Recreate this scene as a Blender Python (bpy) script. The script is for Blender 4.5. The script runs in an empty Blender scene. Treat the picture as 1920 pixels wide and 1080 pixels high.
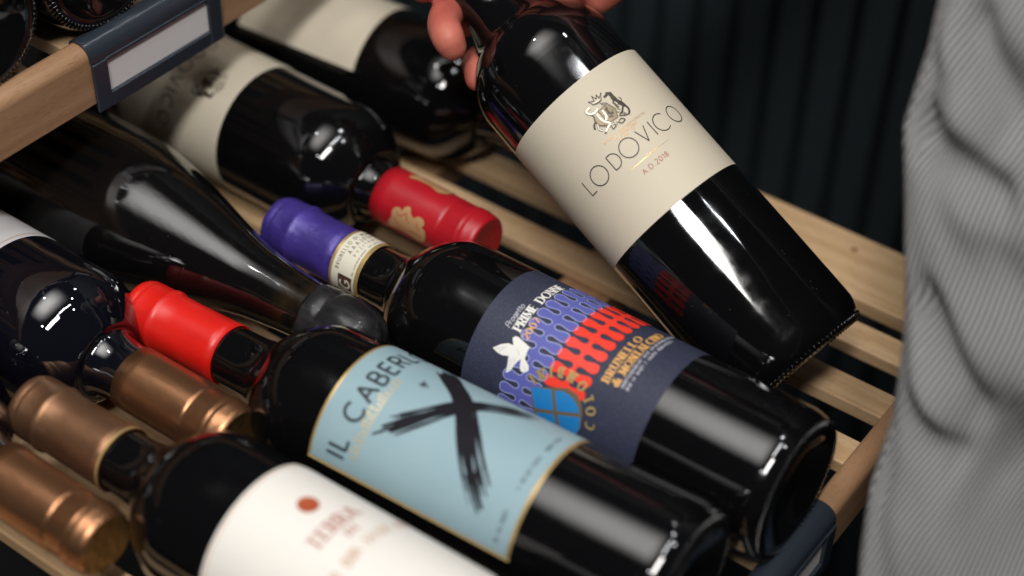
import bpy, bmesh, math, random
from mathutils import Vector, Matrix
R_ = math.radians
rnd = random.Random(7)
scene = bpy.context.scene
col = scene.collection
MM = 0.001

# ------------------------------------------------------------------ camera
cam_d = bpy.data.cameras.new('camera'); cam = bpy.data.objects.new('camera', cam_d); col.objects.link(cam)
# columns: camera right / up / back expressed in world axes (x = out of the cabinet, y = along the rail, z = up)
right = Vector((0.80359445, 0.59477822, 0.02153525)); down = Vector((0.4035773, -0.51795448, -0.75422368)); fwd = Vector((-0.43744865, 0.61478616, -0.65626433))
cam.matrix_world = Matrix(((right.x, -down.x, -fwd.x, .19449), (right.y, -down.y, -fwd.y, -.49035), (right.z, -down.z, -fwd.z, .59152), (0, 0, 0, 1)))
cam_d.sensor_width = 36.0; cam_d.lens = 36.0 * 3219.28 / 1920.0
cam_d.clip_start = 0.01; cam_d.clip_end = 50
cam_d.dof.use_dof = True; cam_d.dof.focus_distance = 0.812; cam_d.dof.aperture_fstop = 2.9; cam_d.dof.aperture_blades = 0
scene.camera = cam

# ------------------------------------------------------------------ world, lamps, exposure
world = bpy.data.worlds.new('World'); scene.world = world; world.use_nodes = True
bg = world.node_tree.nodes['Background']; bg.inputs[0].default_value = (0.62, 0.66, 0.75, 1); bg.inputs[1].default_value = 0.028

def area(name, loc, target, sx, sy, power, color):
    l = bpy.data.lights.new(name, 'AREA'); l.shape = 'RECTANGLE'; l.size = sx; l.size_y = sy; l.energy = power; l.color = color
    o = bpy.data.objects.new(name, l); col.objects.link(o); o.location = loc
    d = Vector(target) - Vector(loc); o.rotation_euler = d.to_track_quat('-Z', 'Y').to_euler()
    return o
# a large ceiling luminaire above the open shelf, a smaller spot panel and a slim strip lamp
def soft_edges(o, inner=.05, outer=.5):
    # emission shaped to fade towards the rim, softening the panel's reflections in glass
    l = o.data; l.use_nodes = True; nt = l.node_tree; N = nt.nodes; L = nt.links; em = N['Emission']
    g = N.new('ShaderNodeNewGeometry'); sp = N.new('ShaderNodeSeparateXYZ'); L.new(g.outputs['Parametric'], sp.inputs[0]); prod = None
    for k in (0, 1):
        a = N.new('ShaderNodeMath'); a.operation = 'SUBTRACT'; a.inputs[1].default_value = .5; L.new(sp.outputs[k], a.inputs[0])
        b = N.new('ShaderNodeMath'); b.operation = 'ABSOLUTE'; L.new(a.outputs[0], b.inputs[0])
        m = N.new('ShaderNodeMapRange'); m.interpolation_type = 'SMOOTHSTEP'; m.inputs[1].default_value = inner; m.inputs[2].default_value = outer; m.inputs[3].default_value = 1; m.inputs[4].default_value = 0; L.new(b.outputs[0], m.inputs[0])
        if prod is None: prod = m.outputs[0]
        else:
            p = N.new('ShaderNodeMath'); p.operation = 'MULTIPLY'; L.new(prod, p.inputs[0]); L.new(m.outputs[0], p.inputs[1]); prod = p.outputs[0]
    L.new(prod, em.inputs['Strength'])
panel = area('ceiling_panel', (-.50, -.45, 1.80), (-.50, -.45, 0), 1.3, 1.9, 40.0, (1, .975, .945)); panel.rotation_euler = (0, 0, 0); soft_edges(panel, .05, .5)
lamp = area('ceiling_lamp', (.36, -.98, 1.72), (-.1, 0, 0), .18, .9, 28.0, (1, .975, .945)); lamp.rotation_euler = (0, R_(8), 0)
strip = area('strip_lamp', (.20, -.10, 1.60), (.20, -.10, 0), .045, .6, 4.0, (.96, .98, 1)); strip.rotation_euler = (0, 0, 0)

for i, (x, y, z) in enumerate(((.02, .48, 1.68), (.52, .20, 1.62), (-.85, -.25, 1.70), (.06, -1.35, 1.66), (-.30, .95, 1.7))):   # small lamps added overhead for spot highlights on the glass
    sp = area('added_spot', (x, y, z), (x, y, 0), .055, .055, 1.3, (.95, .97, 1)); sp.rotation_euler = (0, 0, 0)

scene.view_settings.view_transform = 'Standard'; scene.view_settings.look = 'None'
scene.view_settings.exposure = 0.0; scene.view_settings.gamma = 1.0; scene.view_settings.use_curve_mapping = False
scene.render.engine = 'CYCLES'
scene.cycles.max_bounces = 8

# ------------------------------------------------------------------ materials
MATS = {}
def material(name, base, rough=.5, metal=0., spec=.5, coat=0., coat_rough=.03, var=None, bump=None, rough_var=None, specks=None, extra=None, ior=1.5):
    """var=(scale xyz, colour2, detail, contrast lo, hi)  bump=(scale, strength, dist)  specks=(scale, threshold, colour)"""
    m = bpy.data.materials.new(name); m.use_nodes = True; nt = m.node_tree; N = nt.nodes; L = nt.links
    b = N['Principled BSDF']
    b.inputs['Base Color'].default_value = (*base, 1); b.inputs['Roughness'].default_value = rough; b.inputs['Metallic'].default_value = metal
    b.inputs['Specular IOR Level'].default_value = spec; b.inputs['IOR'].default_value = ior
    b.inputs['Coat Weight'].default_value = coat; b.inputs['Coat Roughness'].default_value = coat_rough
    tc = N.new('ShaderNodeTexCoord')
    def mapped(scale):
        mp = N.new('ShaderNodeMapping'); mp.inputs['Scale'].default_value = scale if hasattr(scale, '__len__') else (scale,)*3
        L.new(tc.outputs['Object'], mp.inputs['Vector']); return mp.outputs[0]
    colour = None
    if var:
        sc, c2, det, lo, hi = var
        n = N.new('ShaderNodeTexNoise'); n.inputs['Scale'].default_value = 1; n.inputs['Detail'].default_value = det
        L.new(mapped(sc), n.inputs['Vector'])
        mr = N.new('ShaderNodeMapRange'); mr.inputs[1].default_value = lo; mr.inputs[2].default_value = hi; L.new(n.outputs[0], mr.inputs[0])
        mx = N.new('ShaderNodeMix'); mx.data_type = 'RGBA'; mx.inputs[6].default_value = (*base, 1); mx.inputs[7].default_value = (*c2, 1)
        L.new(mr.outputs[0], mx.inputs[0]); colour = mx.outputs[2]
    if rough_var:
        sc, lo, hi = rough_var
        n = N.new('ShaderNodeTexNoise'); n.inputs['Detail'].default_value = 5; n.inputs['Scale'].default_value = 1; L.new(mapped(sc), n.inputs['Vector'])
        mr = N.new('ShaderNodeMapRange'); mr.inputs[1].default_value = .35; mr.inputs[2].default_value = .7; mr.inputs[3].default_value = lo; mr.inputs[4].default_value = hi
        L.new(n.outputs[0], mr.inputs[0]); L.new(mr.outputs[0], b.inputs['Roughness'])
    if specks:
        sc, th, c3 = specks
        v = N.new('ShaderNodeTexVoronoi'); v.inputs['Scale'].default_value = sc; L.new(tc.outputs['Object'], v.inputs['Vector'])
        lt = N.new('ShaderNodeMath'); lt.operation = 'LESS_THAN'; lt.inputs[1].default_value = th; L.new(v.outputs['Distance'], lt.inputs[0])
        sp = N.new('ShaderNodeSeparateColor'); L.new(v.outputs['Color'], sp.inputs[0])
        g = N.new('ShaderNodeMath'); g.operation = 'GREATER_THAN'; g.inputs[1].default_value = .93; L.new(sp.outputs[0], g.inputs[0])
        mu = N.new('ShaderNodeMath'); mu.operation = 'MULTIPLY'; L.new(lt.outputs[0], mu.inputs[0]); L.new(g.outputs[0], mu.inputs[1])
        mx = N.new('ShaderNodeMix'); mx.data_type = 'RGBA'; mx.inputs[6].default_value = (*base, 1); mx.inputs[7].default_value = (*c3, 1)
        if colour: L.new(colour, mx.inputs[6])
        L.new(mu.outputs[0], mx.inputs[0]); colour = mx.outputs[2]
    if colour: L.new(colour, b.inputs['Base Color'])
    if bump:
        sc, st, dist = bump
        n = N.new('ShaderNodeTexNoise'); n.inputs['Scale'].default_value = 1; n.inputs['Detail'].default_value = 4; L.new(mapped(sc), n.inputs['Vector'])
        bp = N.new('ShaderNodeBump'); bp.inputs['Strength'].default_value = st; bp.inputs['Distance'].default_value = dist
        L.new(n.outputs[0], bp.inputs['Height']); L.new(bp.outputs[0], b.inputs['Normal'])
    if extra: extra(nt, b, tc)
    MATS[name] = m; return m

def wood(name, c1, c2, along, rough=.5):
    def ex(nt, b, tc):
        N = nt.nodes; L = nt.links
        s_long, s_cross = 9, 150
        sc = (s_long, s_cross, s_cross) if along == 'x' else (s_cross, s_long, s_cross)
        mp = N.new('ShaderNodeMapping'); mp.inputs['Scale'].default_value = sc; L.new(tc.outputs['Object'], mp.inputs[0])
        # per-piece offset so that no two slats share a grain
        oi = N.new('ShaderNodeObjectInfo'); vm = N.new('ShaderNodeVectorMath'); vm.operation = 'ADD'
        mul = N.new('ShaderNodeMath'); mul.operation = 'MULTIPLY'; mul.inputs[1].default_value = 91.7; L.new(oi.outputs['Random'], mul.inputs[0])
        L.new(mp.outputs[0], vm.inputs[0]); L.new(mul.outputs[0], vm.inputs[1])
        n1 = N.new('ShaderNodeTexNoise'); n1.inputs['Scale'].default_value = 1; n1.inputs['Detail'].default_value = 6; n1.inputs['Distortion'].default_value = .6; L.new(vm.outputs[0], n1.inputs['Vector'])
        mr = N.new('ShaderNodeMapRange'); mr.inputs[1].default_value = .3; mr.inputs[2].default_value = .72; L.new(n1.outputs[0], mr.inputs[0])
        mx = N.new('ShaderNodeMix'); mx.data_type = 'RGBA'; mx.inputs[6].default_value = (*c1, 1); mx.inputs[7].default_value = (*c2, 1); L.new(mr.outputs[0], mx.inputs[0])
        # short dark pores of beech
        mp2 = N.new('ShaderNodeMapping'); k = (170, 1500, 1500) if along == 'x' else (1500, 170, 1500); mp2.inputs['Scale'].default_value = k; L.new(tc.outputs['Object'], mp2.inputs[0])
        n2 = N.new('ShaderNodeTexNoise'); n2.inputs['Scale'].default_value = 1; n2.inputs['Detail'].default_value = 1; L.new(mp2.outputs[0], n2.inputs['Vector'])
        mr2 = N.new('ShaderNodeMapRange'); mr2.inputs[1].default_value = .6; mr2.inputs[2].default_value = .72; mr2.inputs[4].default_value = .45; L.new(n2.outputs[0], mr2.inputs[0])
        mx2 = N.new('ShaderNodeMix'); mx2.data_type = 'RGBA'; mx2.inputs[7].default_value = (c2[0]*.55, c2[1]*.5, c2[2]*.45, 1); L.new(mx.outputs[2], mx2.inputs[6]); L.new(mr2.outputs[0], mx2.inputs[0])
        # slight tone difference from piece to piece
        hsv = N.new('ShaderNodeHueSaturation'); mr3 = N.new('ShaderNodeMapRange'); mr3.inputs[3].default_value = .88; mr3.inputs[4].default_value = 1.1; L.new(oi.outputs['Random'], mr3.inputs[0]); L.new(mr3.outputs[0], hsv.inputs['Value']); L.new(mx2.outputs[2], hsv.inputs['Color'])
        L.new(hsv.outputs[0], b.inputs['Base Color'])
        bp = N.new('ShaderNodeBump'); bp.inputs['Strength'].default_value = .25; bp.inputs['Distance'].default_value = .0004; L.new(n2.outputs[0], bp.inputs['Height']); L.new(bp.outputs[0], b.inputs['Normal'])
    return material(name, c1, rough, extra=ex)

wood('slat_wood', (.76, .53, .31), (.55, .335, .165), 'x', .5)
wood('rail_wood', (.48, .28, .155), (.35, .19, .095), 'y', .42)
def smudges(nt, b, tc):
    # finger grease and cellar dust: patches where the polish is dulled
    N = nt.nodes; L = nt.links; oi = N.new('ShaderNodeObjectInfo'); ad = N.new('ShaderNodeVectorMath'); ad.operation = 'ADD'; L.new(tc.outputs['Object'], ad.inputs[0]); L.new(oi.outputs['Random'], ad.inputs[1])
    n = N.new('ShaderNodeTexNoise'); n.inputs['Scale'].default_value = 42; n.inputs['Detail'].default_value = 7; n.inputs['Roughness'].default_value = .65; L.new(ad.outputs[0], n.inputs['Vector'])
    mr = N.new('ShaderNodeMapRange'); mr.inputs[1].default_value = .42; mr.inputs[2].default_value = .68; mr.inputs[3].default_value = .022; mr.inputs[4].default_value = .17; L.new(n.outputs[0], mr.inputs[0]); L.new(mr.outputs[0], b.inputs['Coat Roughness'])
material('dark_glass', (.0030, .0030, .0034), .03, spec=.26, coat=.7, coat_rough=.03, specks=(520, .075, (.16, .155, .15)), rough_var=((70, 70, 25), .03, .10), bump=((30, 30, 14), .6, .0009), extra=smudges)
def neck_tint(nt, b, tc):
    # thin brown glass of the empty neck
    N = nt.nodes; L = nt.links; sp = N.new('ShaderNodeSeparateXYZ'); L.new(tc.outputs['Object'], sp.inputs[0])
    mr = N.new('ShaderNodeMapRange'); mr.interpolation_type = 'SMOOTHSTEP'; mr.inputs[1].default_value = .240; mr.inputs[2].default_value = .266; L.new(sp.outputs[2], mr.inputs[0])
    n = N.new('ShaderNodeTexNoise'); n.inputs['Scale'].default_value = 85; n.inputs['Detail'].default_value = 5; L.new(tc.outputs['Object'], n.inputs['Vector'])
    m2 = N.new('ShaderNodeMapRange'); m2.inputs[1].default_value = .38; m2.inputs[2].default_value = .72; L.new(n.outputs[0], m2.inputs[0])
    mu = N.new('ShaderNodeMath'); mu.operation = 'MULTIPLY'; L.new(mr.outputs[0], mu.inputs[0]); L.new(m2.outputs[0], mu.inputs[1])
    mx = N.new('ShaderNodeMix'); mx.data_type = 'RGBA'; mx.inputs[7].default_value = (.034, .021, .007, 1)
    src = b.inputs['Base Color'].links[0].from_socket; L.new(src, mx.inputs[6]); L.new(mu.outputs[0], mx.inputs[0]); L.new(mx.outputs[2], b.inputs['Base Color'])
    smudges(nt, b, tc)
material('dusty_glass', (.0038, .0034, .0034), .05, spec=.25, coat=.85, coat_rough=.05, specks=(600, .09, (.18, .17, .16)), rough_var=((90, 90, 22), .05, .14), bump=((40, 40, 12), .7, .0016), extra=neck_tint)
material('bluish_glass', (.0032, .0034, .0062), .02, spec=.6, coat=1, coat_rough=.01, rough_var=((40, 40, 40), .01, .05), bump=((34, 34, 28), .6, .0009), specks=(420, .07, (.3, .3, .32)))
material('brown_neck_glass', (.010, .006, .003), .05, spec=.55, coat=1, coat_rough=.04, var=((60, 60, 40), (.085, .052, .018), 5, .42, .7), bump=((60, 60, 30), .3, .0008))
material('cream_paper', (.66, .59, .46), .62, spec=.3, bump=((900, 900, 900), .25, .00025), var=((14, 14, 14), (.62, .55, .425), 4, .3, .7))
material('white_paper', (.80, .76, .70), .6, spec=.3, bump=((900, 900, 900), .2, .0002))
material('silver_paper', (.62, .60, .60), .5, spec=.4, bump=((900, 900, 900), .2, .0002))
material('navy_paper', (.026, .030, .058), .55, spec=.35, bump=((1500, 1500, 1500), .5, .0003), var=((1400, 1400, 1400), (.050, .055, .090), 3, .45, .7))
material('sky_paper', (.29, .415, .455), .55, spec=.3, var=((60, 60, 60), (.27, .395, .44), 4, .3, .7), bump=((900, 900, 900), .2, .0002))
material('strip_paper', (.72, .68, .55), .6, spec=.3)
material('card_paper', (.82, .79, .78), .55, spec=.3)
material('gold_ink', (.60, .42, .17), .38, metal=.55)
material('pale_gold_ink', (.66, .56, .34), .4, metal=.4)
material('foil_dark', (.035, .023, .012), .4, metal=.3)
material('foil_light', (.66, .60, .48), .45, metal=.35)
material('foil_mid', (.20, .15, .09), .42, metal=.35)
material('black_ink', (.008, .008, .009), .6)
material('soft_black_ink', (.010, .009, .013), .75, spec=.2)
material('copper_ink', (.62, .36, .17), .45, metal=.3)
material('red_ink', (.42, .05, .04), .6)
material('brown_red_ink', (.33, .045, .018), .6, var=((60, 60, 60), (.44, .09, .025), 3, .35, .7))
material('faded_ink', (.46, .19, .15), .6)
material('faded_tan_ink', (.60, .40, .28), .6)
material('white_ink', (.84, .82, .76), .6)
material('grey_ink', (.45, .45, .50), .6)
material('orange_ink', (.80, .42, .12), .5)
material('lilac_ink', (.34, .37, .66), .55)
material('periwinkle_ink', (.100, .110, .40), .55)
material('scarlet_ink', (.85, .040, .018), .5)
material('azure_ink', (.012, .20, .52), .3, coat=.6, coat_rough=.12)
material('teal_grey_ink', (.018, .026, .034), .6)
material('brown_ink', (.07, .035, .025), .55)
material('violet_foil', (.042, .027, .20), .42, metal=.25, spec=.6, var=((110, 110, 50), (.075, .042, .32), 4, .35, .7), bump=((150, 150, 110), .55, .0016), specks=(900, .12, (.30, .26, .62)))
material('scarlet_foil', (.70, .014, .008), .36, spec=.5, bump=((120, 120, 35), .35, .0010), var=((90, 90, 30), (.60, .009, .006), 5, .4, .7))
material('crimson_foil', (.46, .009, .018), .38, spec=.5, bump=((120, 120, 35), .3, .0009), var=((90, 90, 30), (.38, .006, .014), 5, .4, .7))
material('bronze_foil', (.42, .205, .10), .34, metal=.9, bump=((160, 160, 60), .35, .0008), var=((60, 60, 25), (.28, .13, .065), 4, .35, .7))
material('dull_bronze_foil', (.29, .15, .078), .44, metal=.8, bump=((160, 160, 60), .35, .0008), var=((60, 60, 25), (.19, .095, .055), 4, .35, .7))
material('bronze_top', (.26, .15, .05), .35, metal=.8, bump=((260, 260, 260), .7, .0009))
material('black_foil', (.010, .010, .011), .3, coat=.5)
material('grey_wax', (.011, .0108, .012), .34, spec=.35, coat=.2, coat_rough=.14, var=((180, 180, 40), (.030, .0295, .031), 5, .45, .72), bump=((90, 90, 30), .4, .0012))
material('slate_plastic', (.026, .034, .046), .26, spec=.6, bump=((500, 500, 500), .12, .0002))
material('white_plastic', (.6, .6, .6), .3)
material('panel_black', (.019, .026, .030), .55, spec=.4, bump=((300, 300, 300), .2, .0004))
material('groove_black', (.006, .008, .009), .7, spec=.2)
material('floor_dark', (.008, .008, .008), .7)
def skin_extra(nt, b, tc):
    b.inputs['Subsurface Weight'].default_value = .25; b.inputs['Subsurface Radius'].default_value = (.006, .0022, .0012); b.inputs['Subsurface Scale'].default_value = 1
material('skin', (.56, .165, .115), .45, spec=.35, var=((45, 45, 45), (.40, .085, .062), 5, .38, .66), bump=((420, 420, 420), .5, .0006), extra=skin_extra)
material('nail', (.70, .36, .29), .25, coat=.4)
def shirt_extra(nt, b, tc):
    N = nt.nodes; L = nt.links
    uvn = N.new('ShaderNodeUVMap'); uvn.uv_map = 'weave'
    n = N.new('ShaderNodeTexNoise'); n.inputs['Scale'].default_value = 5; L.new(uvn.outputs[0], n.inputs['Vector'])
    mixv = N.new('ShaderNodeMix'); mixv.data_type = 'VECTOR'; mixv.inputs[0].default_value = .012; L.new(uvn.outputs[0], mixv.inputs[4]); L.new(n.outputs['Color'], mixv.inputs[5])
    w = N.new('ShaderNodeTexWave'); w.wave_type = 'BANDS'; w.bands_direction = 'X'; w.inputs['Scale'].default_value = .122; w.inputs['Distortion'].default_value = 2.5; w.inputs['Detail Scale'].default_value = .25; L.new(mixv.outputs[1], w.inputs['Vector'])
    mr = N.new('ShaderNodeMapRange'); mr.inputs[1].default_value = .2; mr.inputs[2].default_value = .8; L.new(w.outputs['Fac'], mr.inputs[0])
    mx = N.new('ShaderNodeMix'); mx.data_type = 'RGBA'; mx.inputs[6].default_value = (.030, .030, .032, 1); mx.inputs[7].default_value = (.41, .402, .394, 1); L.new(mr.outputs[0], mx.inputs[0]); L.new(mx.outputs[2], b.inputs['Base Color'])
    bp = N.new('ShaderNodeBump'); bp.inputs['Strength'].default_value = .6; bp.inputs['Distance'].default_value = .0008; L.new(w.outputs['Fac'], bp.inputs['Height']); L.new(bp.outputs[0], b.inputs['Normal'])
    b.inputs['Sheen Weight'].default_value = .15
material('shirt_cloth', (.3, .29, .285), .85, spec=.2, extra=shirt_extra)

# ------------------------------------------------------------------ object helpers
def link(name, me, mat, parent=None):
    o = bpy.data.objects.new(name, me); col.objects.link(o)
    if mat and not me.materials: me.materials.append(MATS[mat])
    if parent: o.parent = parent
    return o
def tag(o, label=None, cat=None, group=None, kind=None):
    if label: o['label'] = label
    if cat: o['category'] = cat
    if group: o['group'] = group
    if kind: o['kind'] = kind
    return o
def empty(name, mat4=None):
    o = bpy.data.objects.new(name, None); col.objects.link(o); o.empty_display_size = .02
    if mat4 is not None: o.matrix_world = mat4
    return o
def mesh_from(name, verts, faces, smooth=True, scale=MM):
    me = bpy.data.meshes.new(name); me.from_pydata([(x*scale, y*scale, z*scale) for x, y, z in verts], [], faces); me.update()
    if smooth: me.polygons.foreach_set('use_smooth', [True]*len(me.polygons))
    return me
def bm_mesh(name, bm, smooth=False):
    me = bpy.data.meshes.new(name); bm.to_mesh(me); bm.free()
    if smooth: me.polygons.foreach_set('use_smooth', [True]*len(me.polygons))
    return me
def lathe(name, prof, seg=96, wob=None):
    """prof: list of (r, z) in mm, from one end to the other"""
    V, F = [], []
    idx = []
    for r, z in prof:
        if r < 1e-6: idx.append([len(V)]); V.append((0, 0, z))
        else:
            ring = []
            for k in range(seg):
                a = 2*math.pi*k/seg; rr = r + (wob(a, z) if wob else 0)
                ring.append(len(V)); V.append((rr*math.cos(a), rr*math.sin(a), z))
            idx.append(ring)
    for A, B in zip(idx, idx[1:]):
        for k in range(seg):
            k2 = (k+1) % seg
            if len(A) == 1 and len(B) == 1: continue
            if len(A) == 1: F.append((A[0], B[k2], B[k]))
            elif len(B) == 1: F.append((A[k], A[k2], B[0]))
            else: F.append((A[k], A[k2], B[k2], B[k]))
    return mesh_from(name, V, F)
def smoothstep(a, b, x):
    t = min(1, max(0, (x-a)/(b-a))); return t*t*(3-2*t)
def spline(pts, n=8):
    """Catmull-Rom through 2D/3D points"""
    P = [pts[0]] + list(pts) + [pts[-1]]; out = []
    for i in range(1, len(P)-2):
        for k in range(n):
            t = k/n
            out.append(tuple(.5*((2*b) + (-a+c)*t + (2*a-5*b+4*c-d)*t*t + (-a+3*b-3*c+d)*t**3) for a, b, c, d in zip(P[i-1], P[i], P[i+1], P[i+2])))
    out.append(tuple(pts[-1])); return out
def rounded_bar(name, x0, x1, y0, y1, z0, z1, bev, seg=2):
    bm = bmesh.new(); bmesh.ops.create_cube(bm, size=1)
    for v in bm.verts: v.co = Vector(((x0+x1)/2 + v.co.x*(x1-x0), (y0+y1)/2 + v.co.y*(y1-y0), (z0+z1)/2 + v.co.z*(z1-z0))) * MM
    bmesh.ops.bevel(bm, geom=bm.edges[:], offset=bev*MM, segments=seg, affect='EDGES', profile=.5)
    return bm_mesh(name, bm)
def frame_matrix(Q, d):
    d = Vector(d).normalized(); x = Vector((0, 0, 1)) - d*d.z; x.normalize(); y = d.cross(x)
    return Matrix(((x.x, y.x, d.x, Q[0]*MM), (x.y, y.y, d.y, Q[1]*MM), (x.z, y.z, d.z, Q[2]*MM), (0, 0, 0, 1)))

# ------------------------------------------------------------------ printing on curved labels: 2D (u along the girth, v towards the neck, mm) -> cylinder
class Ink:
    def __init__(s, rad, layer=0):
        s.bm = bmesh.new(); s.rad = rad; s.h = .10 + .07*layer; s.k = 0
        s.hl = s.bm.verts.layers.float.new('h')
    def _h(s): s.k += 1; return s.h + .002*(s.k % 30)
    def face(s, pts, h=None):
        h = s._h() if h is None else h
        vs = []
        for u, v in pts:
            q = s.bm.verts.new((u, v, 0)); q[s.hl] = h; vs.append(q)
        try: return s.bm.faces.new(vs)
        except ValueError: return None
    def poly(s, pts):
        f = s.face(pts)
        if f and len(pts) > 4: bmesh.ops.triangulate(s.bm, faces=[f])
    def stroke(s, pts, w, closed=False, taper=None):
        n = len(pts)
        if n < 2: return
        ws = w if hasattr(w, '__len__') else [w]*n
        if len(ws) != n: ws = [ws[min(len(ws)-1, int(i*(len(ws)-1)/max(1, n-1)))] for i in range(n)]
        h = s._h(); Lf, Rt = [], []
        for i, p in enumerate(pts):
            if closed: a, b = pts[i-1], pts[(i+1) % n]
            else: a, b = pts[max(0, i-1)], pts[min(n-1, i+1)]
            d1 = Vector((p[0]-a[0], p[1]-a[1])); d2 = Vector((b[0]-p[0], b[1]-p[1]))
            if d1.length < 1e-9: d1 = d2
            if d2.length < 1e-9: d2 = d1
            d1 = d1.normalized(); d2 = d2.normalized(); nn = Vector((-(d1.y+d2.y), d1.x+d2.x))
            if nn.length < 1e-6: nn = Vector((-d1.y, d1.x))
            nn.normalize(); c = max(.45, nn.dot(Vector((-d1.y, d1.x)))); o = nn*(ws[i]/2/c)
            for lst, sg in ((Lf, 1), (Rt, -1)):
                q = s.bm.verts.new((p[0]+o.x*sg, p[1]+o.y*sg, 0)); q[s.hl] = h; lst.append(q)
        for i in range(n if closed else n-1):
            j = (i+1) % n
            try: s.bm.faces.new((Lf[i], Lf[j], Rt[j], Rt[i]))
            except ValueError: pass
    def disc(s, u, v, r, n=16, sx=1): s.poly([(u+r*sx*math.cos(6.2832*k/n), v+r*math.sin(6.2832*k/n)) for k in range(n)])
    def build(s, name, mat, parent, th0=0., step=2.5):
        bm = s.bm
        us = [v.co.x for v in bm.verts]
        if us:
            u = math.floor(min(us)/step)*step
            while u < max(us):
                bmesh.ops.bisect_plane(bm, geom=bm.verts[:]+bm.edges[:]+bm.faces[:], plane_co=(u, 0, 0), plane_no=(1, 0, 0), dist=1e-5); u += step
        for v in bm.verts:
            h = v[s.hl] if v[s.hl] > .05 else s.h
            th = v.co.x/s.rad + th0; r = s.rad + h; z = v.co.y
            v.co = Vector((r*math.cos(th), r*math.sin(th), z))*MM
        for f in bm.faces:
            f.normal_update(); c = f.calc_center_median()
            if f.normal.x*c.x + f.normal.y*c.y < 0: f.normal_flip()
        return link(name, bm_mesh(name, bm, True), mat, parent)

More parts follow.
